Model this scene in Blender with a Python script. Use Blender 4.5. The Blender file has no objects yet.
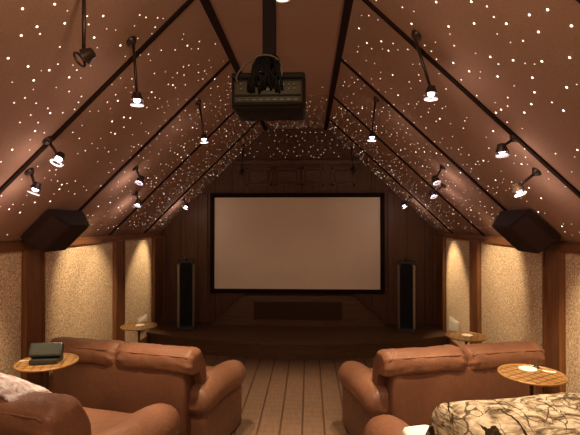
import bpy, bmesh, math, random
from mathutils import Vector, Matrix, noise
random.seed(7)
S = bpy.context.scene
C = S.collection
PI = math.pi
EYE = 1.72
# room (metres): camera stands at x=0, y=0; the screen wall is at y=BY
XL, XR, BY, RY = -2.23, 1.89, 6.8, -2.6
ZK, ZF = 1.56, 3.10            # knee wall top, flat ceiling
FL, FR = -0.65, 0.25           # edges of the flat ceiling
RISE, RISE_Y = 0.20, 3.0       # second row riser
STG = 0.20

# ------------------------------------------------------------------ materials
def new_mat(name):
    m = bpy.data.materials.new(name); m.use_nodes = True
    nt = m.node_tree; b = nt.nodes['Principled BSDF']
    return m, nt, b
def N(nt, t, **kw):
    n = nt.nodes.new(t)
    for k, v in kw.items(): setattr(n, k, v)
    return n
def coords(nt, scale=(1, 1, 1), kind='Object'):
    tc = N(nt, 'ShaderNodeTexCoord'); mp = N(nt, 'ShaderNodeMapping')
    mp.inputs['Scale'].default_value = scale
    nt.links.new(tc.outputs[kind], mp.inputs['Vector'])
    return mp.outputs['Vector']
def ramp(nt, fac, stops):
    r = N(nt, 'ShaderNodeValToRGB'); el = r.color_ramp.elements
    while len(el) < len(stops): el.new(0.5)
    for e, (p, c) in zip(el, stops): e.position = p; e.color = (*c, 1)
    nt.links.new(fac, r.inputs['Fac']); return r.outputs['Color']
def noise_tex(nt, vec, scale, detail=4, rough=.55, dist=0):
    n = N(nt, 'ShaderNodeTexNoise'); n.inputs['Scale'].default_value = scale
    n.inputs['Detail'].default_value = detail; n.inputs['Roughness'].default_value = rough
    n.inputs['Distortion'].default_value = dist
    nt.links.new(vec, n.inputs['Vector']); return n.outputs['Fac']
def bump(nt, b, h, strength=.3, dist=.01):
    bp = N(nt, 'ShaderNodeBump'); bp.inputs['Strength'].default_value = strength
    bp.inputs['Distance'].default_value = dist
    nt.links.new(h, bp.inputs['Height']); nt.links.new(bp.outputs['Normal'], b.inputs['Normal'])
def math_n(nt, op, a, bv=None):
    n = N(nt, 'ShaderNodeMath', operation=op)
    for i, v in enumerate((a, bv)):
        if v is None: continue
        if isinstance(v, (int, float)): n.inputs[i].default_value = v
        else: nt.links.new(v, n.inputs[i])
    return n.outputs[0]

def plain(name, col, rough=.5, metal=0, spec=.5, var=.12, scale=30):
    m, nt, b = new_mat(name)
    v = noise_tex(nt, coords(nt), scale)
    lo = tuple(c * (1 - var) for c in col); hi = tuple(min(1, c * (1 + var)) for c in col)
    nt.links.new(ramp(nt, v, [(.3, lo), (.7, hi)]), b.inputs['Base Color'])
    b.inputs['Roughness'].default_value = rough; b.inputs['Metallic'].default_value = metal
    b.inputs['Specular IOR Level'].default_value = spec
    return m
def wood(name, dark, light, axis='Z', rough=.4, scale=1.0, spec=.4):
    m, nt, b = new_mat(name)
    st = {'X': (1.2, 22, 22), 'Y': (22, 1.2, 22), 'Z': (22, 22, 1.2)}[axis]
    v = noise_tex(nt, coords(nt, tuple(s * scale for s in st)), 1.6, 6, .6, 1.2)
    nt.links.new(ramp(nt, v, [(.3, dark), (.7, light)]), b.inputs['Base Color'])
    b.inputs['Roughness'].default_value = rough; b.inputs['Specular IOR Level'].default_value = spec
    bump(nt, b, v, .12, .003)
    return m
def emit(name, col, strength):
    m, nt, b = new_mat(name)
    b.inputs['Base Color'].default_value = (.8, .8, .8, 1)
    b.inputs['Emission Color'].default_value = (*col, 1); b.inputs['Emission Strength'].default_value = strength
    m.cycles.emission_sampling = 'NONE'
    return m

def m_ceiling():
    m, nt, b = new_mat('ceiling_fabric'); co = coords(nt)
    f = noise_tex(nt, co, 140, 3, .6); g = noise_tex(nt, co, 2.2, 3)
    mix = N(nt, 'ShaderNodeMix', data_type='RGBA'); mix.inputs[0].default_value = .35
    nt.links.new(ramp(nt, f, [(.3, (.24, .142, .094)), (.7, (.37, .222, .150))]), mix.inputs[6])
    nt.links.new(ramp(nt, g, [(.3, (.27, .158, .104)), (.7, (.35, .212, .142))]), mix.inputs[7])
    nt.links.new(mix.outputs[2], b.inputs['Base Color'])
    b.inputs['Roughness'].default_value = .95; b.inputs['Specular IOR Level'].default_value = .1
    bump(nt, b, f, .25, .004); return m
def m_wallfab():
    m, nt, b = new_mat('speckled_wall_fabric'); co = coords(nt)
    f = noise_tex(nt, co, 75, 5, .8)
    nt.links.new(ramp(nt, f, [(.38, (.32, .19, .11)), (.50, (.66, .48, .29)), (.62, (.95, .79, .54))]), b.inputs['Base Color'])
    b.inputs['Roughness'].default_value = .9; b.inputs['Specular IOR Level'].default_value = .15
    bump(nt, b, f, .4, .006); return m
def m_floor():
    m, nt, b = new_mat('plank_floor'); tc = N(nt, 'ShaderNodeTexCoord'); sp = N(nt, 'ShaderNodeSeparateXYZ')
    nt.links.new(tc.outputs['Object'], sp.inputs[0])
    fx = math_n(nt, 'FRACT', math_n(nt, 'DIVIDE', math_n(nt, 'ADD', sp.outputs[0], 10.03), .183))
    lx = math_n(nt, 'LESS_THAN', math_n(nt, 'ABSOLUTE', math_n(nt, 'SUBTRACT', fx, .5)), .045)
    row = math_n(nt, 'FLOOR', math_n(nt, 'DIVIDE', math_n(nt, 'ADD', sp.outputs[0], 10.03 + .0915), .183))
    yy = math_n(nt, 'ADD', sp.outputs[1], math_n(nt, 'MULTIPLY', row, .047))
    fy = math_n(nt, 'FRACT', math_n(nt, 'DIVIDE', yy, .10))
    ly = math_n(nt, 'LESS_THAN', fy, .22)
    g = noise_tex(nt, coords(nt, (30, 3, 3)), 2, 5, .6, .6)
    base = ramp(nt, g, [(.3, (.145, .085, .053)), (.7, (.205, .124, .08))])
    m1 = N(nt, 'ShaderNodeMix', data_type='RGBA'); nt.links.new(math_n(nt, 'MULTIPLY', ly, .32), m1.inputs[0])
    nt.links.new(base, m1.inputs[6]); m1.inputs[7].default_value = (.13, .065, .036, 1)
    m2 = N(nt, 'ShaderNodeMix', data_type='RGBA'); nt.links.new(math_n(nt, 'MULTIPLY', lx, .8), m2.inputs[0])
    nt.links.new(m1.outputs[2], m2.inputs[6]); m2.inputs[7].default_value = (.05, .022, .012, 1)
    nt.links.new(m2.outputs[2], b.inputs['Base Color'])
    b.inputs['Roughness'].default_value = .6; b.inputs['Specular IOR Level'].default_value = .25
    return m
def m_backwood():
    m, nt, b = new_mat('dark_panelled_wood'); tc = N(nt, 'ShaderNodeTexCoord'); sp = N(nt, 'ShaderNodeSeparateXYZ')
    nt.links.new(tc.outputs['Object'], sp.inputs[0])
    v = noise_tex(nt, coords(nt, (16, 16, 1.1)), 1.6, 6, .6, 1.4)
    fx = math_n(nt, 'FRACT', math_n(nt, 'DIVIDE', math_n(nt, 'ADD', sp.outputs[0], 10.), .26))
    lx = math_n(nt, 'LESS_THAN', fx, .05)
    mx = N(nt, 'ShaderNodeMix', data_type='RGBA'); nt.links.new(math_n(nt, 'MULTIPLY', lx, .6), mx.inputs[0])
    nt.links.new(ramp(nt, v, [(.3, (.075, .031, .016)), (.7, (.135, .061, .032))]), mx.inputs[6]); mx.inputs[7].default_value = (.02, .009, .005, 1)
    nt.links.new(mx.outputs[2], b.inputs['Base Color'])
    b.inputs['Roughness'].default_value = .5; b.inputs['Specular IOR Level'].default_value = .3
    bump(nt, b, v, .15, .003); return m
def m_leather(name, lo, hi, rough=.42):
    m, nt, b = new_mat(name); co = coords(nt)
    g = noise_tex(nt, co, 3.5, 4); f = noise_tex(nt, co, 26, 5, .65, .8); w = noise_tex(nt, coords(nt, (9, 3, 3)), 4, 4, .6, 1.4)
    nt.links.new(ramp(nt, g, [(.3, lo), (.7, hi)]), b.inputs['Base Color'])
    nt.links.new(ramp(nt, f, [(.3, (rough - .06,) * 3), (.7, (rough + .1,) * 3)]), b.inputs['Roughness'])
    b.inputs['Specular IOR Level'].default_value = .45
    h = math_n(nt, 'ADD', math_n(nt, 'MULTIPLY', f, .35), w)
    bump(nt, b, h, .32, .014); return m
def m_camo():
    m, nt, b = new_mat('woodland_camouflage'); co = coords(nt, (1, 1, 1.5))
    a = noise_tex(nt, coords(nt, (8, 9, 34)), 1.0, 7, .7, 2.4)
    base = ramp(nt, a, [(.36, (.035, .025, .015)), (.43, (.20, .14, .08)), (.50, (.46, .36, .23)), (.57, (.82, .72, .54))])
    big = noise_tex(nt, co, 3.0, 3, .5, .8)
    mx = N(nt, 'ShaderNodeMix', data_type='RGBA')
    nt.links.new(ramp(nt, big, [(.52, (0, 0, 0)), (.66, (.75, .75, .75))]), mx.inputs[0])
    nt.links.new(base, mx.inputs[6]); mx.inputs[7].default_value = (.80, .68, .50, 1)
    vo = N(nt, 'ShaderNodeTexVoronoi', feature='DISTANCE_TO_EDGE'); vo.inputs['Scale'].default_value = 3.6
    wv = N(nt, 'ShaderNodeTexNoise'); wv.inputs['Scale'].default_value = 5; wv.inputs['Detail'].default_value = 4
    tc = coords(nt, (1.4, 1, 1.)); nt.links.new(tc, wv.inputs['Vector'])
    va = N(nt, 'ShaderNodeVectorMath', operation='SCALE'); va.inputs['Scale'].default_value = .22
    nt.links.new(wv.outputs['Color'], va.inputs[0])
    vb = N(nt, 'ShaderNodeVectorMath', operation='ADD'); nt.links.new(tc, vb.inputs[0]); nt.links.new(va.outputs[0], vb.inputs[1])
    nt.links.new(vb.outputs[0], vo.inputs['Vector'])
    gate = noise_tex(nt, co, 4.2, 2)
    wid = math_n(nt, 'MULTIPLY', math_n(nt, 'SUBTRACT', gate, .42), .16)
    br = math_n(nt, 'LESS_THAN', vo.outputs['Distance'], wid)
    m2 = N(nt, 'ShaderNodeMix', data_type='RGBA'); nt.links.new(br, m2.inputs[0])
    nt.links.new(mx.outputs[2], m2.inputs[6]); m2.inputs[7].default_value = (.035, .02, .012, 1)
    v2 = N(nt, 'ShaderNodeTexVoronoi', feature='DISTANCE_TO_EDGE'); v2.inputs['Scale'].default_value = 9
    mp = N(nt, 'ShaderNodeMapping'); mp.inputs['Scale'].default_value = (.55, 1, 1.6); mp.inputs['Rotation'].default_value = (0, .5, .3)
    nt.links.new(vb.outputs[0], mp.inputs['Vector']); nt.links.new(mp.outputs[0], v2.inputs['Vector'])
    g2 = noise_tex(nt, coords(nt, (1.3, 1, 1)), 5.5, 3)
    w2 = math_n(nt, 'MULTIPLY', math_n(nt, 'SUBTRACT', g2, .40), .22)
    m3 = N(nt, 'ShaderNodeMix', data_type='RGBA'); nt.links.new(math_n(nt, 'MULTIPLY', math_n(nt, 'LESS_THAN', v2.outputs['Distance'], w2), .85), m3.inputs[0])
    nt.links.new(m2.outputs[2], m3.inputs[6]); m3.inputs[7].default_value = (.07, .045, .026, 1)
    nt.links.new(m3.outputs[2], b.inputs['Base Color'])
    b.inputs['Roughness'].default_value = .95; b.inputs['Specular IOR Level'].default_value = .1
    bump(nt, b, noise_tex(nt, co, 18, 4), .4, .01); return m
def m_fleece():
    m, nt, b = new_mat('mauve_fleece'); co = coords(nt)
    f = noise_tex(nt, coords(nt, (1, 2, 2)), 22, 5, .7, .6)
    nt.links.new(ramp(nt, f, [(.36, (.50, .34, .37)), (.50, (.78, .66, .68)), (.60, (.94, .92, .92))]), b.inputs['Base Color'])
    b.inputs['Roughness'].default_value = 1; b.inputs['Specular IOR Level'].default_value = .05
    bump(nt, b, f, .8, .015); return m
def m_tabletop():
    m, nt, b = new_mat('lattice_table_top'); tc = N(nt, 'ShaderNodeTexCoord'); sp = N(nt, 'ShaderNodeSeparateXYZ')
    nt.links.new(tc.outputs['Object'], sp.inputs[0])
    def grid(o):
        f = math_n(nt, 'FRACT', math_n(nt, 'DIVIDE', math_n(nt, 'ADD', o, 5.), .052))
        return math_n(nt, 'LESS_THAN', f, .17)
    g = math_n(nt, 'MAXIMUM', grid(sp.outputs[0]), grid(sp.outputs[1]))
    v = noise_tex(nt, coords(nt, (4, 30, 4)), 2, 5, .6, 1)
    mx = N(nt, 'ShaderNodeMix', data_type='RGBA'); nt.links.new(math_n(nt, 'MULTIPLY', g, .9), mx.inputs[0])
    nt.links.new(ramp(nt, v, [(.3, (.24, .12, .04)), (.7, (.36, .20, .07))]), mx.inputs[6]); mx.inputs[7].default_value = (.05, .02, .006, 1)
    nt.links.new(mx.outputs[2], b.inputs['Base Color']); b.inputs['Roughness'].default_value = .33
    return m

M = dict(
    ceil=m_ceiling(), fab=m_wallfab(), floor=m_floor(), back=m_backwood(),
    trim=wood('reddish_brown_trim', (.12, .045, .018), (.25, .105, .042), 'Z', .38),
    trimY=wood('reddish_brown_rail', (.11, .040, .016), (.22, .09, .036), 'Y', .38),
    gable=plain('gable_fabric_darker_tone', (.125, .072, .050), .95, spec=.1, scale=140),  # gable tone set darker than the ceiling slopes
    batten=plain('dark_batten', (.020, .009, .006), .9, spec=.1),
    dark_wood=wood('dark_stage_wood', (.075, .037, .02), (.125, .066, .037), 'X', .45),
    panel_wood=wood('dark_cornice_wood', (.08, .035, .018), (.135, .063, .033), 'X', .5),
    rear=plain('rear_wall_paint', (.34, .20, .12), .9),
    riser=plain('riser_carpet', (.11, .06, .035), .95, var=.3, scale=200),
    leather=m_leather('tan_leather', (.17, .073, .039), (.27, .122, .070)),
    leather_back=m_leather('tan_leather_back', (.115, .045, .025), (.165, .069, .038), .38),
    black=plain('black_plastic', (.018, .016, .015), .45),
    rodm=plain('dark_bronze', (.035, .02, .014), .4, .4),
    screen=plain('screen_fabric', (.86, .74, .60), .9, spec=.1, var=.015, scale=5),
    velvet=plain('black_velvet_frame', (.016, .008, .006), .9, spec=.1),
    grille=plain('black_grille_cloth', (.012, .012, .014), .9, spec=.1, var=.4, scale=300),
    grillebr=plain('dark_brown_grille_cloth', (.056, .030, .022), .9, spec=.1, var=.3, scale=200),
    silver=plain('silver_strip', (.24, .21, .19), .4, .2),
    spk=plain('dark_brown_speaker_cloth', (.026, .012, .010), .8, spec=.2),
    spk2=plain('brown_speaker_side', (.030, .014, .012), .7, spec=.2),
    proj=plain('olive_grey_projector', (.048, .038, .022), .6, spec=.2),
    polem=plain('dark_pole_paint', (.012, .008, .006), .8, spec=.15), projdk=plain('dark_projector_plastic', (.011, .008, .005), .7, spec=.15),
    cable=plain('black_cable', (.005, .004, .0035), .8, spec=.15),
    cableg=plain('grey_cable', (.08, .062, .045), .6),
    ttop=m_tabletop(), trimt=wood('golden_table_rim', (.22, .11, .035), (.36, .20, .075), 'X', .35),
    tleg=plain('bronze_table_leg', (.10, .06, .035), .4, .5),
    cream=plain('cream_coaster', (.85, .80, .66), .6, var=.04),
    white=plain('white_plastic', (.80, .74, .64), .5, var=.04),
    pillow=plain('white_cotton', (.86, .84, .80), .9, var=.04),
    device=plain('dark_grey_device', (.022, .024, .020), .35), devtop=plain('charcoal_screen', (.045, .05, .043), .3),
    camo=m_camo(), fleece=m_fleece(),
    bulb=emit('lamp_glow', (.80, .78, 1.0), 7), ring=emit('lamp_ring_glow', (.72, .62, .72), .5),
    star=emit('star_glow', (1.0, .82, .66), 2.6), stardim=emit('star_glow_dim', (1.0, .74, .56), .8),
    starmid=emit('star_glow_mid', (1.0, .76, .56), 1.4),
    down=emit('downlight_glow', (1.0, .80, .70), 1.6),
)
# ------------------------------------------------------------------ mesh helpers
def link(o):
    C.objects.link(o); return o
def obj(name, bm, mat, parent=None, smooth=False, angle=None):
    me = bpy.data.meshes.new(name)
    bmesh.ops.recalc_face_normals(bm, faces=bm.faces)
    bm.to_mesh(me); bm.free()
    me.materials.append(M[mat])
    if smooth:
        for p in me.polygons: p.use_smooth = True
        if angle:
            me.set_sharp_from_angle(angle=math.radians(angle))
    o = link(bpy.data.objects.new(name, me))
    if parent: o.parent = parent
    return o
def tag(o, label=None, cat=None, group=None, kind=None):
    if label: o['label'] = label
    if cat: o['category'] = cat
    if group: o['group'] = group
    if kind: o['kind'] = kind
    return o
def thing(name, label, cat, loc=(0, 0, 0), rz=0, group=None):
    o = link(bpy.data.objects.new(name, None)); o.empty_display_size = .1
    o.location = loc; o.rotation_euler = (0, 0, rz)
    return tag(o, label, cat, group)
def struct(name, bm, mat, **k):
    return tag(obj(name, bm, mat, **k), kind='structure')
def NB(): return bmesh.new()
def box(bm, x0, x1, y0, y1, z0, z1, bev=0, seg=2, mtx=None):
    t = bmesh.new(); bmesh.ops.create_cube(t, size=1)
    for v in t.verts:
        v.co = Vector(((x0 + x1) / 2 + v.co.x * (x1 - x0), (y0 + y1) / 2 + v.co.y * (y1 - y0), (z0 + z1) / 2 + v.co.z * (z1 - z0)))
    if bev: bmesh.ops.bevel(t, geom=list(t.edges), offset=bev, segments=seg, profile=.5, affect='EDGES')
    return merge(bm, t, mtx)
def merge(bm, t, mtx=None):
    if mtx is not None: bmesh.ops.transform(t, matrix=mtx, verts=t.verts)
    me = bpy.data.meshes.new('tmp'); t.to_mesh(me); t.free(); bm.from_mesh(me); bpy.data.meshes.remove(me)
    return bm
def rings(bm, rows, cap=True, closed=True):
    """loft a list of point rings"""
    vs = [[bm.verts.new(p) for p in r] for r in rows]
    n = len(vs[0])
    for a, b in zip(vs, vs[1:]):
        for i in range(n if closed else n - 1):
            j = (i + 1) % n
            bm.faces.new((a[i], a[j], b[j], b[i]))
    if cap:
        for r in (vs[0], vs[-1]):
            c = bm.verts.new(sum((v.co for v in r), Vector()) / n)
            for i in range(n): bm.faces.new((r[i], r[(i + 1) % n], c))
    return bm
def tube(bm, pts, r, n=8):
    pts = [Vector(p) for p in pts]; rows = []
    up = Vector((0.13, .21, 1)).normalized()
    for i, p in enumerate(pts):
        d = (pts[min(i + 1, len(pts) - 1)] - pts[max(i - 1, 0)]).normalized()
        a = d.cross(up)
        if a.length < .1: a = d.cross(Vector((1, 0, 0)))
        a.normalize(); b = d.cross(a)
        rr = r[i] if isinstance(r, (list, tuple)) else r
        rows.append([p + a * (math.cos(k * 2 * PI / n) * rr) + b * (math.sin(k * 2 * PI / n) * rr) for k in range(n)])
    return rings(bm, rows)
def lathe(bm, prof, n=24, mtx=None, hollow=False):
    t = bmesh.new()
    if hollow: prof = list(prof) + [prof[0]]
    rows = [[Vector((r * math.cos(k * 2 * PI / n), r * math.sin(k * 2 * PI / n), z)) for k in range(n)] for r, z in prof]
    rings(t, rows, cap=not hollow)
    if hollow: bmesh.ops.remove_doubles(t, verts=t.verts, dist=1e-6)
    return merge(bm, t, mtx)
def prism(bm, poly, h0, h1, f):
    """polygon extruded; f(u,v,h)->xyz"""
    a = [bm.verts.new(f(u, v, h0)) for u, v in poly]; b = [bm.verts.new(f(u, v, h1)) for u, v in poly]
    n = len(poly)
    bm.faces.new(a); bm.faces.new(list(reversed(b)))
    for i in range(n): bm.faces.new((a[i], a[(i + 1) % n], b[(i + 1) % n], b[i]))
    return bm
def cat(P, t, closed=True):
    n = len(P); i = int(math.floor(t)); f = t - i
    g = (lambda k: P[k % n]) if closed else (lambda k: P[max(0, min(n - 1, k))])
    p0, p1, p2, p3 = g(i - 1), g(i), g(i + 1), g(i + 2)
    return [.5 * (2 * b + (c - a) * f + (2 * a - 5 * b + 4 * c - d) * f * f + (3 * b - a - 3 * c + d) * f ** 3) for a, b, c, d in zip(p0, p1, p2, p3)]
def smooth_poly(P, n, closed=True):
    m = len(P) if closed else len(P) - 1
    return [cat(P, k * m / (n if closed else n - 1) - (0 if closed or k < n - 1 else 1e-6), closed) for k in range(n)]
def copy_tree(o, parent=None):
    c = o.copy(); C.objects.link(c)
    if parent is not None:
        c.parent = parent; c.matrix_parent_inverse = o.matrix_parent_inverse.copy()
    for ch in list(o.children): copy_tree(ch, c)
    return c
def quad(bm, *pts):
    bm.faces.new([bm.verts.new(p) for p in pts]); return bm

# ------------------------------------------------------------------ room shell
T = .12
struct('floor', box(NB(), XL - T, XR + T, RY - T, BY + T, -.1, 0), 'floor')
struct('wall_left', box(NB(), XL - T, XL, RY, BY, 0, ZK + .02), 'fab')
struct('wall_right', box(NB(), XR, XR + T, RY, BY, 0, ZK + .02), 'fab')
b = NB(); prism(b, [(XL, 0), (XR, 0), (XR, ZK), (FR, ZF), (FL, ZF), (XL, ZK)], RY - T, RY, lambda u, v, h: (u, h, v)); struct('wall_rear', b, 'rear')
zc = 2.60
def slope_x(side, z): return (XL + (z - ZK) * (FL - XL) / (ZF - ZK)) if side < 0 else (XR + (z - ZK) * (FR - XR) / (ZF - ZK))
b = NB(); prism(b, [(XL, 0), (XR, 0), (XR, ZK), (slope_x(1, zc), zc), (slope_x(-1, zc), zc), (XL, ZK)], BY, BY + T, lambda u, v, h: (u, h, v)); struct('wall_front', b, 'back')
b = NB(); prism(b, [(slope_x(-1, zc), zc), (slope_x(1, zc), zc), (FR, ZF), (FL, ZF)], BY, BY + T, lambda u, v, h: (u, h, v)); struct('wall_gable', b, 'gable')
struct('ceiling', box(NB(), FL, FR, RY, BY, ZF, ZF + .1), 'ceil')
nL = Vector((ZF - ZK, 0, -(FL - XL))).normalized(); nR = Vector((-(ZF - ZK), 0, -(XR - FR))).normalized()
for side, nm, n in ((-1, 'ceiling_left', nL), (1, 'ceiling_right', nR)):
    x0, x1 = (XL, FL) if side < 0 else (XR, FR)
    o = n * -.1
    b = NB(); prism(b, [(x0, ZK), (x1, ZF), (x1 + o.x, ZF + o.z), (x0 + o.x, ZK + o.z)], RY, BY, lambda u, v, h: (u, h, v))
    struct(nm, b, 'ceil')
# battens on the slopes and along the flat ceiling
tn = [0]
def trim(bm, mat, **k):
    tn[0] += 1; return struct('trim_%d' % tn[0], bm, mat, **k)
def batten(side, y, w=.036, h=.012):
    n = nL if side < 0 else nR
    x0, x1 = (XL, FL) if side < 0 else (XR, FR)
    o = n * h
    b = NB(); prism(b, [(x0, ZK), (x1, ZF), (x1 + o.x, ZF + o.z), (x0 + o.x, ZK + o.z)], y - w / 2, y + w / 2, lambda u, v, hh: (u, hh, v))
    trim(b, 'batten')
for y in (.45, 1.56, 2.68, 3.82, 4.97, 6.06):
    batten(-1, y); batten(1, y)
for x in (FL, FR):
    trim(box(NB(), x - .028, x + .028, RY, BY, ZF - .022, ZF + .005), 'batten')
for y in (2.68, 3.82, 4.97): trim(box(NB(), FL, FR, y - .003, y + .003, ZF - .002, ZF + .001), 'ceil')
# side walls: posts, top rail, baseboard
for side, X, nm in ((-1, XL, 'left'), (1, XR, 'right')):
    def bx(d, y0, y1, z0, z1, bev=0): return box(NB(), *(sorted((X, X - side * d))), y0, y1, z0, z1, bev)
    tr = trim(bx(.028, RY, BY, 1.492, ZK), 'trimY')
    tag(bx and obj('baseboard_' + nm, bx(.022, RY, BY, 0, .15), 'trimY'), kind='structure')
    for y0, y1 in ((.16, .41), (1.80, 2.05), (3.44, 3.69), (5.08, 5.33), (6.36, 6.80)):
        b = bx(.032, y0, y1, 0, 1.492, .004)
        e = .05
        box(b, *(sorted((X - side * .03, X - side * .046))), y0 + .001, y0 + .022, 0, 1.492)
        box(b, *(sorted((X - side * .03, X - side * .046))), y1 - .022, y1 - .001, 0, 1.492)
        trim(b, 'trim')
# stage
def stage_y(x): return 5.63 + .53 * ((x + .17) / 2.06) ** 2
xs = [XL + (XR - XL) * i / 40 for i in range(41)]
b = NB(); prism(b, [(x, stage_y(x) + .03) for x in xs] + [(XR, BY), (XL, BY)], 0, STG - .03, lambda u, v, h: (u, v, h)); struct('stage', b, 'dark_wood')
b = NB(); prism(b, [(x, stage_y(x)) for x in xs] + [(XR, BY), (XL, BY)], STG - .03, STG, lambda u, v, h: (u, v, h)); struct('stage_floor', b, 'dark_wood')
# second-row riser
b = box(NB(), XL, XR, RY, RISE_Y, 0, RISE, .006); struct('riser', b, 'riser')
# front wall woodwork
trim(box(NB(), slope_x(-1, 2.60) + .02, slope_x(1, 2.60) - .02, BY - .05, BY + .001, 2.565, 2.625, .008), 'panel_wood')
for x0, x1 in ((-.94, -.56), (-.52, -.14), (-.105, .215), (.335, .68)):
    b = NB(); z0, z1 = 2.25, 2.52; f = .028
    box(b, x0, x1, BY - .018, BY + .002, z0, z0 + f); box(b, x0, x1, BY - .018, BY + .002, z1 - f, z1)
    box(b, x0, x0 + f, BY - .018, BY + .002, z0, z1); box(b, x1 - f, x1, BY - .018, BY + .002, z0, z1)
    box(b, x0 + .055, x1 - .055, BY - .012, BY + .002, z0 + .055, z1 - .055, .004)
    trim(b, 'panel_wood')
for x0, x1 in ((-1.60, -1.53), (1.17, 1.24)):
    trim(box(NB(), x0, x1, BY - .022, BY + .001, STG, 2.12), 'panel_wood')
# slanted-sided wooden centre speaker cabinet
t = thing('speaker_cabinet', 'low dark wood cabinet with slanted ends standing on the stage below the screen', 'cabinet', (-.16, 6.65, STG))
b = NB(); prism(b, [(-.78, .43), (.78, .43), (1.26, .0), (-1.26, .0)], -.05, .14, lambda u, v, h: (u, h, v)); obj('body', b, 'dark_wood', t)
for s in (-1, 1):
    b2 = bmesh.new(); box(b2, -.30, .30, -.075, .13, -.012, .012)
    obj('edge_moulding', merge(NB(), b2, Matrix.Translation((s * 1.02, 0, .218)) @ Matrix.Rotation(s * math.atan2(.43, .48), 4, 'Y')), 'panel_wood', t)
b = NB(); f = .022
for z in (.075, .36): box(b, -.66, .66, -.066, -.05, z - f / 2, z + f / 2)
for x in (-.65, .65): box(b, x - f / 2, x + f / 2, -.066, -.05, .075, .36)
obj('grille_frame', b, 'panel_wood', t)
obj('grille', box(NB(), -.64, .64, -.058, -.05, .085, .35), 'grillebr', t)

# ------------------------------------------------------------------ screen
t = thing('projection_screen', 'wide blank projection screen in a black frame on the dark end wall', 'screen', (-.183, BY, 1.39))
w, h, fr = 1.293, .742, .062
b = NB()
for a in ((-w, w, -h, -h + fr), (-w, w, h - fr, h)): box(b, a[0], a[1], -.07, -.001, a[2], a[3], .006)
for a in ((-w, -w + fr), (w - fr, w)): box(b, a[0], a[1], -.07, -.001, -h + fr, h - fr, .006)
obj('frame', b, 'velvet', t)
obj('screen_surface', box(NB(), -w + fr, w - fr, -.045, -.001, -h + fr, h - fr), 'screen', t)

# ------------------------------------------------------------------ floor-standing speakers
def floor_speaker(x, lab):
    t = thing('tower_speaker', lab, 'speaker', (x, 6.36, STG), 0, 'tower speakers beside the screen')
    P = [(-.14, .17), (-.14, -.02), (-.105, -.10), (.105, -.10), (.14, -.02), (.14, .17)]
    b = NB(); prism(b, P, .03, .89, lambda u, v, h: (u, v, h)); obj('body', b, 'black', t)
    obj('base', box(NB(), -.145, .145, -.115, .19, 0, .03, .006), 'black', t)
    b = NB(); prism(b, [(-.10, .06), (.10, .06), (.10, .82), (.075, .865), (-.075, .865), (-.10, .82)], -.112, -.10, lambda u, v, h: (u, h, v)); obj('grille', b, 'grille', t)
    for s in (-1, 1):
        b = NB(); prism(b, [(s * .105, -.112), (s * .117, -.098), (s * .142, -.03), (s * .13, -.03)], .04, .84, lambda u, v, h: (u, v, h)); obj('side_strip', b, 'silver', t)
    p = obj('tweeter_pod', lathe(NB(), [(.004, -.075), (.018, -.06), (.026, -.03), (.026, 0), (.018, .012), (.004, .014)], 16,
            Matrix.Translation((0, -.03, .917)) @ Matrix.Rotation(PI / 2, 4, 'X') @ Matrix.Scale(-1, 4, (0, 0, 1))), 'black', t, True)
    obj('tweeter', lathe(NB(), [(.002, 0), (.012, .004), (.015, .012)], 12, Matrix.Translation((0, -.052, .919)) @ Matrix.Rotation(PI / 2, 4, 'X')), 'silver', p, True)
    t.scale = (.84, .85, 1.085); t.rotation_euler.z = -.215 * (1 if x > 0 else -1.2)
    return t
floor_speaker(-1.735, 'black tower speaker with silver edge strips to the left of the screen')
floor_speaker(1.345, 'black tower speaker with silver edge strips to the right of the screen')

# ------------------------------------------------------------------ surround speakers on the slopes
def surround(side, y, lab, zc=1.715):
    n = nL if side < 0 else nR
    d = Vector((side * abs(n.z), 0, -abs(n.x)))       # down the slope
    p = Vector((slope_x(side, zc), y, zc))
    t = thing('surround_speaker', lab, 'speaker', p, 0, 'surround speakers on the ceiling slopes')
    L, wb, wf, dp = .152, .25, .155, .19
    f = lambda u, v, h: d * h + Vector((0, u, 0)) + n * v
    b = NB(); prism(b, [(-wb, .012), (wb, .012), (wb, .05), (wf, dp), (-wf, dp), (-wb, .05)], -L, L, f)
    bmesh.ops.bevel(b, geom=list(b.edges), offset=.006, segments=2, affect='EDGES'); obj('cabinet', b, 'spk', t)
    b = NB(); prism(b, [(-.10, .0), (.10, .0), (.10, .013), (-.10, .013)], -.1, .1, f); obj('wall_bracket', b, 'black', t)
    b = NB(); prism(b, [(-wf + .012, dp), (wf - .012, dp), (wf - .012, dp + .005), (-wf + .012, dp + .005)], -L + .015, L - .015, f); obj('front_grille', b, 'spk', t)
    for s in (-1, 1):
        a = Vector((wb, .05)); c = Vector((wf, dp)); e = (c - a); q = Vector((e.y, -e.x)).normalized() * .005
        a1, c1 = a + e * .08, a + e * .92
        b = NB(); prism(b, [(s * a1.x, a1.y), (s * c1.x, c1.y), (s * (c1 + q).x, (c1 + q).y), (s * (a1 + q).x, (a1 + q).y)], -L + .015, L - .015, f); obj('side_grille', b, 'spk2', t)
    return t
surround(-1, 3.58, 'dark boxy wedge speaker mounted on the left ceiling slope')
surround(1, 3.62, 'dark boxy wedge speaker mounted on the right ceiling slope')

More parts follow.
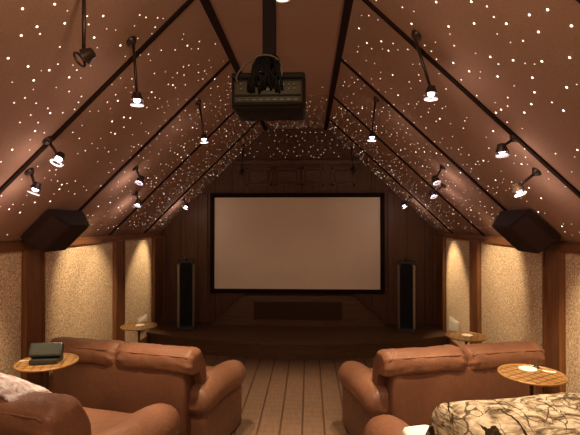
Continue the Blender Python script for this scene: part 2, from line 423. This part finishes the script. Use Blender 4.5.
# ------------------------------------------------------------------ spot lamps on the slopes
SPOT_K, SPILL, REAR_K = 2.5, 1.1, 1.8
def spot_lamp(mount, head, lab, aim=None, watts=0, cone=60, lit=True, blend=.7):
    m, h = Vector(mount), Vector(head); side = -1 if m.x < -.2 else 1
    m.z = ZK + ((m.x - XL) / (FL - XL) if side < 0 else (XR - m.x) / (XR - FR)) * (ZF - ZK)
    n = nL if side < 0 else nR
    t = thing('spot_lamp', lab, 'lamp', m, 0, 'rod spot lamps on the ceiling slopes')
    q = n.to_track_quat('Z', 'Y').to_matrix().to_4x4()
    obj('mounting_disc', lathe(NB(), [(.032, 0), (.032, .008), (.022, .02), (.012, .03)], 16, q), 'rodm', t, True, 40)
    hh = h - m; top = hh + Vector((0, 0, .03))
    st = n * .02
    obj('rod', tube(NB(), [st, st + (top - st) * .5, top], .0085, 8), 'rodm', t, True)
    a = (Vector(aim) - h).normalized() if aim else Vector((side * .5, -.2, -.85)).normalized()
    if a.z > -.35: a.z = -.35; a.normalize()
    R = Matrix.Translation(hh) @ (-a).to_track_quat('Z', 'Y').to_matrix().to_4x4()
    head_o = obj('lamp_head', lathe(NB(), [(.008, .052), (.022, .048), (.026, .03), (.033, .014), (.036, .008), (.031, .008), (.024, .02), (.004, .026)], 18, R), 'rodm', t, True, 40)
    obj('bulb', lathe(NB(), [(.002, -.010), (.013, -.007), (.020, .004), (.019, .016), (.010, .025)], 14, R), 'bulb' if lit else 'black', head_o, True)
    obj('trim_ring', lathe(NB(), [(.036, -.026), (.038, -.022), (.036, -.018), (.029, -.018), (.027, -.022), (.029, -.026)], 18, R, True), 'ring' if lit else 'rodm', head_o, True)
    b = NB()
    tube(b, [R @ Vector((.034, 0, .012)), R @ Vector((.036, 0, -.006)), R @ Vector((.034, 0, -.024))], .003, 6)
    obj('ring_bracket', b, 'rodm', head_o)
    if lit and watts:
        l = bpy.data.lights.new('spot_lamp_light', 'SPOT'); l.energy = watts * SPOT_K; l.color = (1, .74, .46)
        l.spot_size = math.radians(cone); l.spot_blend = blend; l.shadow_soft_size = .03
        lo = link(bpy.data.objects.new('spot_lamp_light', l)); lo.parent = t
        lo.location = hh + a * .035; lo.rotation_euler = (a).to_track_quat('-Z', 'Y').to_euler()
        l = bpy.data.lights.new('spot_lamp_spill', 'POINT'); l.energy = SPILL; l.color = (1, .74, .68); l.shadow_soft_size = .04
        lo = link(bpy.data.objects.new('spot_lamp_spill', l)); lo.parent = t; lo.location = hh + a * .10
    return t
W = 1.0
spot_lamp((-1.004, 1.956, 0), (-.99, 1.956, 2.44), 'unlit dark spot lamp on a long rod, uppermost on the left slope', (-1.9, 2.1, 2.05), lit=False)
spot_lamp((-1.011, 2.538, 0), (-.975, 2.538, 2.40), 'lit spot lamp on a long rod beside the nearest left ceiling batten', (-1.0, 2.65, .6), 60, 72)
spot_lamp((-1.568, 2.658, 0), (-1.50, 2.658, 2.085), 'lit spot lamp on a short rod right under the nearest left ceiling batten', (-1.75, 2.05, 1.0), 20, 70)
spot_lamp((-1.746, 2.766, 0), (-1.707, 2.766, 1.913), 'lit spot lamp on a short rod, lowest and leftmost on the left slope', (-2.1, 2.55, .75), 24, 80)
spot_lamp((-.984, 3.988, 0), (-.929, 3.988, 2.437), 'lit spot lamp on a long rod high on the left slope beyond the projector', (-.75, 4.0, .3), 40, 70)
spot_lamp((-1.574, 4.052, 0), (-1.528, 4.052, 2.082), 'lit spot lamp above another one, midway along the left slope', (XL, 4.42, .95), 26, 58)
spot_lamp((-1.773, 4.567, 0), (-1.742, 4.567, 1.893), 'small lit spot lamp below another one, midway along the left slope', (XL, 4.75, .7), 6, 60)
spot_lamp((-1.752, 6.259, 0), (-1.71, 6.259, 1.915), 'tiny lit spot lamp at the far end of the left slope', (XL, 5.90, .85), 26, 50)
spot_lamp((-.951, 6.465, 0), (-.972, 6.465, 2.42), 'unlit dark spot lamp hanging before the end wall, up left of the screen', lit=False)
spot_lamp((.604, 2.568, 0), (.681, 2.568, 2.424), 'lit spot lamp on a long rod beside the nearest right ceiling batten', (.62, 2.6, .6), 60, 75)
spot_lamp((1.199, 2.699, 0), (1.124, 2.699, 2.122), 'lit spot lamp on a short rod right under the nearest right ceiling batten', (1.45, 3.1, .7), 22, 70)
spot_lamp((1.394, 2.843, 0), (1.285, 2.843, 1.904), 'lit spot lamp on a short rod, lowest and rightmost on the right slope', (XR, 3.0, .75), 17, 62)
spot_lamp((.59, 3.975, 0), (.547, 3.975, 2.441), 'lit spot lamp on a long rod high on the right slope beyond the projector', (.4, 4.0, .3), 40, 70)
spot_lamp((1.203, 4.14, 0), (1.14, 4.14, 2.08), 'lit spot lamp above another one, midway along the right slope', (XR, 4.62, .95), 28, 58)
spot_lamp((1.339, 4.576, 0), (1.231, 4.576, 1.978), 'small lit spot lamp below another one, midway along the right slope', (XR, 4.95, .7), 6, 60)
spot_lamp((1.375, 6.202, 0), (1.281, 6.202, 1.922), 'tiny lit spot lamp at the far end of the right slope', (XR, 5.95, .85), 34, 50)
spot_lamp((.61, 6.465, 0), (.625, 6.465, 2.44), 'unlit dark spot lamp hanging before the end wall, up right of the screen', lit=False)

# recessed downlight beside the projector pole
t = thing('downlight', 'round recessed downlight in the flat ceiling beside the projector pole', 'lamp', (-.165, 2.80, ZF))
obj('trim_ring', lathe(NB(), [(.055, 0), (.055, -.006), (.042, -.006), (.042, 0)], 24, None, True), 'white', t, True, 40)
obj('diffuser', lathe(NB(), [(.041, -.001), (.041, -.005), (.02, -.012), (.002, -.014)], 24), 'down', t, True)

# ------------------------------------------------------------------ projector on its pole
tag(obj('projector_pole', box(NB(), -.275, -.197, 2.665, 2.735, 2.598, ZF, .008), 'polem'), 'thick dark square pole hanging from the flat ceiling above the projector', 'pole')
t = thing('projector', 'bulky dark projector with cables hanging from the ceiling pole', 'projector', (-.235, 2.6, 2.36))
b = box(NB(), -.215, .215, 0, .32, 0, .215, .03, 4); obj('body', b, 'projdk', t, True, 50)
b = box(NB(), -.195, .195, -.012, .01, .035, .165, .012, 3); pn = obj('connector_panel', b, 'proj', t, True, 50)
b = box(NB(), -.212, .212, -.02, .02, .175, .21, .012, 3); obj('top_lip', b, 'projdk', t, True, 50)
b = box(NB(), -.205, .205, -.018, .02, .022, .04, .008, 2); obj('bottom_lip', b, 'projdk', t, True, 50)
for x, z, w in ((-.155, .145, .018), (-.155, .115, .018), (-.11, .145, .012), (-.11, .125, .012), (.06, .14, .01), (.09, .14, .01), (.12, .14, .01), (.15, .14, .01), (.06, .115, .01), (.09, .115, .01), (.12, .115, .01), (.15, .115, .01), (0, .11, .025)):
    obj('socket', box(NB(), x - w / 2, x + w / 2, -.017, -.011, z - .007, z + .007, .002), 'black', pn)
for k in range(9): obj('vent_slot', box(NB(), -.17 + k * .04, -.15 + k * .04, -.017, -.011, .05, .057), 'black', pn)
obj('lens', lathe(NB(), [(.05, 0), (.055, .03), (.05, .05), (.03, .045), (.004, .035)], 20, Matrix.Translation((0.05, .315, .11)) @ Matrix.Rotation(-PI / 2, 4, 'X')), 'black', t, True, 40)
obj('ridge', box(NB(), -.19, .19, -.018, -.008, .072, .084, .003), 'projdk', t)
for x in (-.12, .0, .12): obj('foot', lathe(NB(), [(.002, 0), (.014, 0), (.014, .012), (.002, .012)], 12, Matrix.Translation((x, .26, -.010))), 'black', t)
obj('ceiling_plate', box(NB(), -.09, .09, .05, .2, .214, .235, .006), 'black', t)
for k in range(13):
    x0 = -.09 + .16 * random.random(); x1 = -.11 + .19 * k / 12
    z1 = .10 + .06 * random.random()
    pk = .27 + .05 * random.random()
    P = [(-.02 + .03 * random.random(), .06, .24), (x0 * .5, .0, pk), (x0, -.055 - .02 * random.random(), .23), (x1 * .8 + x0 * .2, -.07, z1 + .05), (x1, -.045, z1), (x1, -.012, z1 - .005)]
    obj('cable', tube(NB(), smooth_poly(P, 16, False), .0085, 6), 'cable', t, True)
P = [(-.17, -.01, .15), (-.175, -.04, .18), (-.13, -.05, .24), (-.07, -.045, .285), (-.01, -.04, .30), (.05, -.04, .28), (.085, -.05, .22), (.07, -.04, .15), (.07, -.01, .13)]
obj('cable', tube(NB(), smooth_poly(P, 30, False), .006, 6), 'cableg', t, True)['label'] = 'thin grey cable'

# ------------------------------------------------------------------ loveseats
def jit(p, amp, sc):
    v = noise.noise_vector(p * sc); return p + v * amp
BACKP = [(-.078, .715), (-.074, .772), (-.040, .804), (.05, .817), (.125, .787), (.185, .665), (.20, .54), (.17, .47), (.12, .49), (.085, .60), (.03, .648), (-.055, .662)]
def cushion_bm(x0, x1, prof, n=56, m=64, gather=True, amp=.006, smin=.74, seed=0):
    ring = smooth_poly(prof, n); cy = sum(q[0] for q in ring) / n; cz = sum(q[1] for q in ring) / n
    bm = NB(); rows = []; W = x1 - x0
    for k in range(m + 1):
        u = -1 + 2 * k / m; u = math.copysign(1 - (1 - abs(u)) ** 1.5, u)
        e = (1 - abs(u)) * W / 2                      # distance from the end
        q = min(1, e / .055); s = smin + (1 - smin) * math.sqrt(max(0, 1 - (1 - q) ** 2))
        x = (x0 + x1) / 2 + u * W / 2
        near = math.exp(-e / .07); row = []
        for i, (y, z) in enumerate(ring):
            g = 1 + .004 * math.sin(i * .7)
            if gather:
                g += .045 * near * math.sin(i * 2 * PI / n * 11 + 3 * noise.noise(Vector((i * .2, x * 9, seed))))
                g += (.018 + .03 * near) * noise.noise(Vector((x * 24, i * .13, seed + 4.)))
            row.append(jit(Vector((x, cy + (y - cy) * s * g, cz + (z - cz) * s * g)), amp, 7))
        rows.append(row)
    return rings(bm, rows)
def loveseat(lab):
    t = thing('loveseat', lab, 'sofa', (0, 0, 0), 0, 'leather loveseats')
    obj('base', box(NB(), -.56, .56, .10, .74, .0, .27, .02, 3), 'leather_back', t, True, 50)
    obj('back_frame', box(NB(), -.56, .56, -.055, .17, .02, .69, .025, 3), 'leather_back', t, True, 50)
    for x0, x1 in ((-.62, -.003), (.003, .62)):
        c = obj('back_cushion', cushion_bm(x0, x1, BACKP, seed=x0 * 9), 'leather', t, True)
        pts = [(x0 + .03 + (x1 - x0 - .06) * k / 20, -.066 + .003 * math.sin(k) - .002, .783 - (.012 if k in (0, 20) else 0)) for k in range(21)]
        obj('piping', tube(NB(), pts, .0045, 6), 'leather', c, True)
    for x0, x1 in ((-.49, -.004), (.004, .49)):
        prof = [(.17, .30), (.17, .42), (.22, .47), (.45, .485), (.70, .47), (.775, .42), (.78, .33), (.74, .275), (.45, .27), (.22, .275)]
        obj('seat_cushion', cushion_bm(x0, x1, prof, gather=False, amp=.004, smin=.85), 'leather', t, True)
    for s in (-1, 1):
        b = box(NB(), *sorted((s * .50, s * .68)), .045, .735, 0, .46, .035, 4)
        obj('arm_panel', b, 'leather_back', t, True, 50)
        rows = []; n = 28
        st = [(.02, .35), (.03, .72), (.07, .95), (.15, 1), (.30, 1), (.45, 1.02), (.58, 1.04), (.68, 1.02), (.745, .93), (.785, .76), (.805, .52), (.812, .25)]
        for y, k in st:
            row = []
            for i in range(n):
                a = i * 2 * PI / n; rx, rz = .125 * k, .115 * k
                z = math.sin(a); z = z * rz if z > 0 else z * rz * .95
                q = Vector((s * .592 + math.cos(a) * rx, y, .425 + .025 * (1 - min(1, abs(y - .3) / .4)) + z)); row.append(jit(q, .006, 6))
            rows.append(row)
        obj('armrest', rings(NB(), rows), 'leather', t, True)
    return t
TH = math.radians(13.4)
lv = loveseat('tan leather front loveseat on the left, behind the table with the dark device')
lv.location = (-1.395, 3.30, 0); lv.rotation_euler.z = -TH
o = copy_tree(lv); o['label'] = 'tan leather loveseat in the front row on the right, behind the lattice table'
o.location = (1.103, 3.315, 0); o.rotation_euler.z = TH
o = copy_tree(lv); o['label'] = 'leather loveseat at the lower left corner with a mauve throw on its back'
o.location = (-1.55, 1.86, RISE); o.rotation_euler.z = -TH
r2 = copy_tree(lv); r2['label'] = 'leather loveseat at the lower right corner mostly under the camouflage blanket'
r2.location = (1.13, 1.765, RISE); r2.rotation_euler.z = TH

# throws: open profile lofted along the seat back, given thickness
def throw(name, mat, prof, x0, x1, loc, rz, lab, cat_, off=.02, thick=.012, amp=.012, droop=.0, nx=50, drop_end=None, seed=0, capped=False):
    ring = smooth_poly(prof, 40, False); bm = NB(); rows = []
    for k in range(nx + 1):
        x = x0 + (x1 - x0) * k / nx; row = []
        for j, (y, z) in enumerate(ring):
            dz = 0
            if drop_end:
                e = max(0, (x - drop_end) / (x1 - drop_end)) if x1 > drop_end else 0
                dz = -.05 * e * e
            q = Vector((x, y, z + dz))
            nn = noise.noise(Vector((x * 5 + seed, j * .18, seed))) * amp + noise.noise(Vector((x * 17, j * .5 + seed, 3))) * amp * .4
            a = ring[max(0, j - 1)]; c = ring[min(len(ring) - 1, j + 1)]
            ty, tz = c[0] - a[0], c[1] - a[1]; L = math.hypot(ty, tz) or 1
            q += Vector((0, -tz / L, ty / L)) * (nn + off); row.append(q)
        rows.append(row)
    if capped:
        c = Vector((0, sum(q[0] for q in ring) / len(ring), sum(q[1] for q in ring) / len(ring))); pre = []
        for f, dx in ((.15, .016), (.5, .018), (.8, .016), (.94, .012)):
            pre.append([jit(Vector((x0 - dx, c.y + (q.y - c.y) * f, c.z + (q.z - c.z) * f)), .012, 9) for q in rows[0]])
        rows = pre + rows
    rings(bm, rows, cap=False, closed=False)
    o = obj(name, bm, mat, None, True)
    md = o.modifiers.new('thickness', 'SOLIDIFY'); md.thickness = thick; md.offset = 1
    o.location = loc; o.rotation_euler.z = rz
    return tag(o, lab, cat_)
CP = [(-.108, .28), (-.100, .45), (-.094, .60), (-.090, .69), (-.078, .765), (-.04, .806), (.05, .820), (.130, .790), (.197, .67), (.22, .55), (.225, .48)]
throw('camouflage_blanket', 'camo', CP, -.62, .72, (1.13, 1.765, RISE), TH, 'woodland camouflage blanket draped over the seat back at lower right', 'blanket', .016, .014, .012, seed=2, capped=True)
FP = [(.0, .815), (.055, .823), (.135, .79), (.197, .67), (.22, .55)]
throw('fleece_throw', 'fleece', FP, -.52, .40, (-1.55, 1.86, RISE), -TH, 'mauve and white fleece throw lying along the seat back at lower left', 'blanket', .018, .030, .010, drop_end=.16, seed=5)
# white pillow on the lower right loveseat
b = NB(); rows = []
for k in range(15):
    u = -1 + 2 * k / 14; s = (1 - abs(u) ** 2.6) ** .5 if abs(u) < 1 else 0
    row = []
    for i in range(28):
        a = i * 2 * PI / 28; ca, sa = math.cos(a), math.sin(a)
        e = .42; x = math.copysign(abs(ca) ** e, ca) * .075; z = math.copysign(abs(sa) ** e, sa) * .10
        sc = .82 + .18 * max(s, .0)
        row.append(jit(Vector((x * sc, u * .045, z * sc)), .006, 8))
    rows.append(row)
rings(b, rows)
o = tag(obj('pillow', b, 'pillow', None, True), 'white pillow on the loveseat arm beside the camouflage blanket', 'pillow')
o.location = Vector((1.13, 1.765, RISE)) + Matrix.Rotation(TH, 3, 'Z') @ Vector((-.60, .29, .585)); o.rotation_euler = (math.radians(-80), 0, TH)

# ------------------------------------------------------------------ round tables
def round_table(lab):
    t = thing('side_table', lab, 'table', (0, 0, 0), 0, 'round side tables')
    obj('table_top', lathe(NB(), [(.002, .598), (.18, .598), (.18, .606), (.002, .606)], 48), 'ttop', t)
    obj('rim', lathe(NB(), [(.172, .597), (.184, .599), (.188, .606), (.185, .613), (.179, .612), (.176, .606)], 48, None, True), 'trimt', t, True)
    obj('pedestal', lathe(NB(), [(.006, .597), (.05, .592), (.03, .57), (.012, .545), (.011, .30), (.016, .28), (.011, .26), (.011, .05), (.02, .03), (.02, .02)], 20), 'tleg', t, True, 60)
    obj('foot_plate', lathe(NB(), [(.004, .028), (.03, .026), (.085, .014), (.095, .006), (.095, 0), (.004, 0)], 32), 'tleg', t, True, 50)
    return t
TB = {}
tb = round_table('round side table holding the dark device, by the nearest left post'); tb.location = (-1.695, 2.885, RISE); tb.rotation_euler.z = .3; TB['nl'] = tb
for key, loc, lab in (('nr', (1.325, 2.775, RISE), 'round lattice-topped side table with a coaster behind the camouflage blanket'),
                      ('fl', (-1.80, 4.76, 0), 'small round side table far left beyond the front loveseat'),
                      ('fr', (1.515, 4.47, 0), 'small round side table far right beyond the front loveseat')):
    o = copy_tree(tb); o['label'] = lab; o.location = loc; o.rotation_euler.z = {'nr': .55, 'fl': .2, 'fr': -.4}[key]; TB[key] = o
def coaster(loc, lab, r=.052):
    o = obj('coaster', lathe(NB(), [(.002, 0), (r - .004, 0), (r, .003), (r, .007), (r - .006, .009), (.002, .007)], 28), 'cream', None, True, 40)
    o.location = loc; return tag(o, lab, 'coaster', 'cream coasters')
coaster((1.345, 2.865, RISE + .606), 'round cream coaster on the near lattice-topped table at right')
coaster((-1.80, 4.79, .606), 'small cream coaster on the far left round table', .05)
coaster((1.535, 4.50, .606), 'small cream coaster on the far right round table', .05)
b = NB(); lathe(b, [(.020, 0), (.020, .004), (.012, .012), (.010, .02), (.004, .023)], 12)
o = tag(obj('dark_knob', b, 'black', None, True, 40), 'small dark rounded object beside the coaster on the near right table', 'ornament'); o.location = (1.415, 2.905, RISE + .606)
o = tag(obj('paper_slip', box(NB(), -.035, .035, -.012, .012, 0, .002), 'white'), 'white paper slip near the rim of the lattice-topped table', 'paper'); o.location = (1.455, 2.83, RISE + .606); o.rotation_euler.z = -.5
# device on the near left table
t = thing('electronic_device', 'dark grey boxy device with a stepped base on the near left table', 'device', (-1.70, 2.89, RISE + .606), .18)
obj('base', box(NB(), -.085, .085, -.065, .06, 0, .032, .006), 'device', t)
b = bmesh.new(); box(b, -.10, .10, -.028, .028, -.045, .045, .010, 3)
mt = Matrix.Translation((0, 0, .076)) @ Matrix.Rotation(math.radians(-28), 4, 'X')
bb = merge(NB(), b, mt); obj('housing', bb, 'device', t, True, 40)
b = merge(NB(), box(bmesh.new(), -.085, .085, -.030, -.027, -.033, .033), mt); obj('front_panel', b, 'devtop', t)
b = merge(NB(), box(bmesh.new(), -.07, .07, -.067, -.064, .010, .022), None); obj('slot', b, 'black', t)
o = tag(obj('pen', tube(NB(), [(-.06, 0, .005), (.055, 0, .005), (.06, 0, .005)], [.005, .005, .002], 8), 'white', None, True), 'white pen lying beside the dark device on the near left table', 'pen')
o.location = (-1.815, 2.90, RISE + .606); o.rotation_euler.z = .5
# wall vents
for X, s, y0, y1, lab in ((XL, -1, 5.83, 6.16, 'white wall plate low on the left wall behind the far table'), (XR, 1, 5.82, 6.22, 'white wall plate low on the right wall behind the far table')):
    t = thing('wall_plate', lab, 'wall plate', (X, (y0 + y1) / 2, .35), 0, 'white wall plates'); hw = (y1 - y0) / 2
    obj('plate', box(NB(), *sorted((0, -s * .012)), -hw, hw, -.09, .09, .003), 'white', t)
    for k in range(7): obj('louvre', box(NB(), *sorted((-s * .010, -s * .020)), -hw + .03, hw - .03, -.066 + k * .02, -.058 + k * .02), 'white', t)

# ------------------------------------------------------------------ star lights
def star_mesh(r, mat):
    b = NB(); lathe(b, [(r, -.001), (r, .001), (r * .75, r * .55), (r * .1, r * .8)], 8)
    me = bpy.data.meshes.new('star_light'); bmesh.ops.recalc_face_normals(b, faces=b.faces); b.to_mesh(me); b.free(); me.materials.append(M[mat]); return me
F_ = 455.; YAW = math.radians(2.4); PIT = math.radians(.44)
def project(p):
    X, Y, Z = p[0], p[1], p[2] - EYE
    fx = X * math.cos(YAW) + Y * math.sin(YAW); fy = -X * math.sin(YAW) + Y * math.cos(YAW)
    d = fy * math.cos(PIT) + Z * math.sin(PIT); u = -fy * math.sin(PIT) + Z * math.cos(PIT)
    return (290 + F_ * fx / d, 217.5 - F_ * u / d, d) if d > .1 else (-999, -999, d)
def seen(p):
    a = project(p); return -4 < a[0] < 584 and -4 < a[1] < 439
BAT = (.45, 1.56, 2.68, 3.82, 4.97, 6.06)
stars = []
bpy.context.view_layer.update()
KEEP = [(o.matrix_world.translation.copy(), .05 if o.name.startswith('spot_lamp') else .29) for o in S.objects if o.type == 'EMPTY' and o.name.startswith(('spot_lamp', 'surround'))]
def try_star(p, n, zone, size):
    if not seen(p): return
    if zone != 'gable' and min(abs(p.y - b_) for b_ in BAT) < .03: return
    if any((p - q[0]).length < .045 for q in stars): return
    if any((p - q).length < r for q, r in KEEP): return
    stars.append((p, n, zone, size))
# the brightest near stars: side, distance along the room, height
BRIGHT = [(-1,1.81,2.59),(-1,1.94,2.572),(-1,1.91,2.522),(-1,1.93,2.535),(-1,2.05,2.634),(-1,2.21,2.738),(-1,2.5,2.704),(-1,1.95,2.439),(-1,2.08,2.447),(-1,1.92,2.66),(-1,2.48,2.324),(-1,2.5,2.228),(-1,2.47,2.119),(-1,2.18,2.413),(-1,2.37,2.487),(-1,2.21,2.472),(1,1.72,2.504),(1,1.85,2.475),(1,1.7,2.434),(1,1.84,2.367),(1,2.0,2.295),(1,2.28,2.685),(1,2.11,2.625),(1,1.95,2.553),(1,1.81,2.526),(1,3.17,2.957),(1,2.52,2.805),(1,2.23,2.513),(1,2.12,2.457),(1,2.09,2.448),(1,2.2,2.331),(1,2.15,2.231),(1,2.3,2.3),(1,2.41,2.284),(1,2.12,2.376),(1,2.84,2.273),(1,2.48,2.526),(1,2.44,2.512),(1,2.53,2.59),(1,2.49,2.582),(1,2.56,2.337),(1,2.63,2.337),(1,1.98,2.402),(1,2.0,2.673),(1,2.19,2.765),(1,2.98,2.892),(1,2.32,2.446),(1,3.3,2.454),(1,2.33,2.076)]
for side, y, z in BRIGHT:
    try_star(Vector((slope_x(side, z), y, z)), nL if side < 0 else nR, 'left slope' if side < 0 else 'right slope', 2)
NB_ = len(stars)
for side, n, zone in ((-1, nL, 'left slope'), (1, nR, 'right slope')):
    x0, x1 = (XL, FL) if side < 0 else (XR, FR)
    cnt = 0
    for k in range(4200):
        u = .04 + .93 * random.random(); y = .6 + (BY - .63) * random.random()
        dens = .19 + .06 * (y > 3) + .06 * (y > 4.3) + .14 * (y > 5.6)
        if random.random() > dens: continue
        p = Vector((x0 + (x1 - x0) * u, y, ZK + (ZF - ZK) * u))
        r = random.random()
        try_star(p, n, zone, 2 if r < (.02 if y < 2.9 else .12 if y < 4 else .07) else 1 if r < .5 else 0)
for k in range(150):
    p = Vector((FL + .05 + (FR - FL - .1) * random.random(), 4.6 + 2.15 * random.random() ** .7, ZF)); try_star(p, Vector((0, 0, -1)), 'flat ceiling', 1 if random.random() < .4 else 0)
for k in range(95):
    z = 2.67 + .42 * random.random(); x = slope_x(-1, z) + .05 + (slope_x(1, z) - slope_x(-1, z) - .1) * random.random()
    try_star(Vector((x, BY, z)), Vector((0, -1, 0)), 'gable', 1 if random.random() < .7 else 0)
for i, (p, n, z, s) in enumerate(stars): pass
RAD = (.0036, .0045, .0056)
SM = [star_mesh(r_, m_) for r_, m_ in zip(RAD, ('stardim', 'starmid', 'star'))]
order = sorted(stars, key=lambda q: -RAD[q[3]] / project(q[0])[2])
LAB = {'left slope': 'tiny glowing star light in the fabric of the left ceiling slope', 'right slope': 'tiny glowing star light in the fabric of the right ceiling slope',
       'flat ceiling': 'tiny glowing star light in the flat ceiling strip', 'gable': 'tiny glowing star light on the gable above the wood panels'}
proto = None
for p, n, z, s in order[:300]:
    o = bpy.data.objects.new('star_light', SM[s]); C.objects.link(o)
    o.location = p; o.rotation_euler = n.to_track_quat('Z', 'Y').to_euler()
    tag(o, LAB[z], 'star light', 'star lights in the ' + z)
b = NB()
mats = ['stardim', 'starmid', 'star']
idx = []
for p, n, z, s in order[300:]:
    r = RAD[s]; q = Matrix.Translation(p) @ n.to_track_quat('Z', 'Y').to_matrix().to_4x4()
    k0 = len(b.faces)
    lo = [b.verts.new(q @ Vector((r * math.cos(i * PI / 3), r * math.sin(i * PI / 3), -.001))) for i in range(6)]
    hi = [b.verts.new(q @ Vector((r * .7 * math.cos(i * PI / 3), r * .7 * math.sin(i * PI / 3), r * .75))) for i in range(6)]
    b.faces.new(hi).material_index = s
    for i in range(6): b.faces.new((lo[i], lo[(i + 1) % 6], hi[(i + 1) % 6], hi[i])).material_index = s
me = bpy.data.meshes.new('star_field'); bmesh.ops.recalc_face_normals(b, faces=b.faces); b.to_mesh(me); b.free()
for k in mats: me.materials.append(M[k])
tag(link(bpy.data.objects.new('star_field', me)), 'countless small glowing star points scattered over the far sloped ceiling', 'star lights', None, 'stuff')
print('STARS', len(stars))

# ------------------------------------------------------------------ lamps out of frame (the same spot rows carry on behind the camera)
def spot(loc, aim, watts, cone, blend=.8, size=.05, col=(1, .74, .48)):
    l = bpy.data.lights.new('spot', 'SPOT'); l.energy = watts * REAR_K; l.color = col; l.spot_size = math.radians(cone); l.spot_blend = blend; l.shadow_soft_size = size
    o = link(bpy.data.objects.new('rear_lamp', l)); o.location = loc; a = Vector(aim) - Vector(loc); o.rotation_euler = a.to_track_quat('-Z', 'Y').to_euler()
for x, ax in ((-.98, -1.1), (.62, .8)):
    if x > 0: spot((x, 1.25, 2.42), (1.0, 2.0, 1.0), 40, 70)
    spot((x, -.4, 2.42), (ax, .6, .5), 12, 95)
# added unseen point lights that raise the ambient light on ceiling and seats
for x, y, z, e in ((-.2, 1.15, 2.70, 32), (-.2, -1.5, 2.5, 45)):
    l = bpy.data.lights.new('fill_light', 'POINT'); l.energy = e; l.color = (1, .74, .50); l.shadow_soft_size = .12
    o = link(bpy.data.objects.new('fill_light', l)); o.location = (x, y, z)
w = bpy.data.worlds.new('World'); S.world = w; w.use_nodes = True
w.node_tree.nodes['Background'].inputs[0].default_value = (.02, .012, .008, 1)

# ------------------------------------------------------------------ camera
cam = bpy.data.cameras.new('camera'); cam.sensor_width = 36; cam.lens = 36 * F_ / 580
co = link(bpy.data.objects.new('camera', cam)); co.location = (0, 0, EYE)
co.rotation_euler = (PI / 2 + PIT, 0, YAW); cam.clip_start = .02
S.camera = co
S.view_settings.view_transform = 'Standard'; S.view_settings.look = 'None'; S.view_settings.gamma = 1
S.view_settings.exposure = 0.17; S.view_settings.use_curve_mapping = False
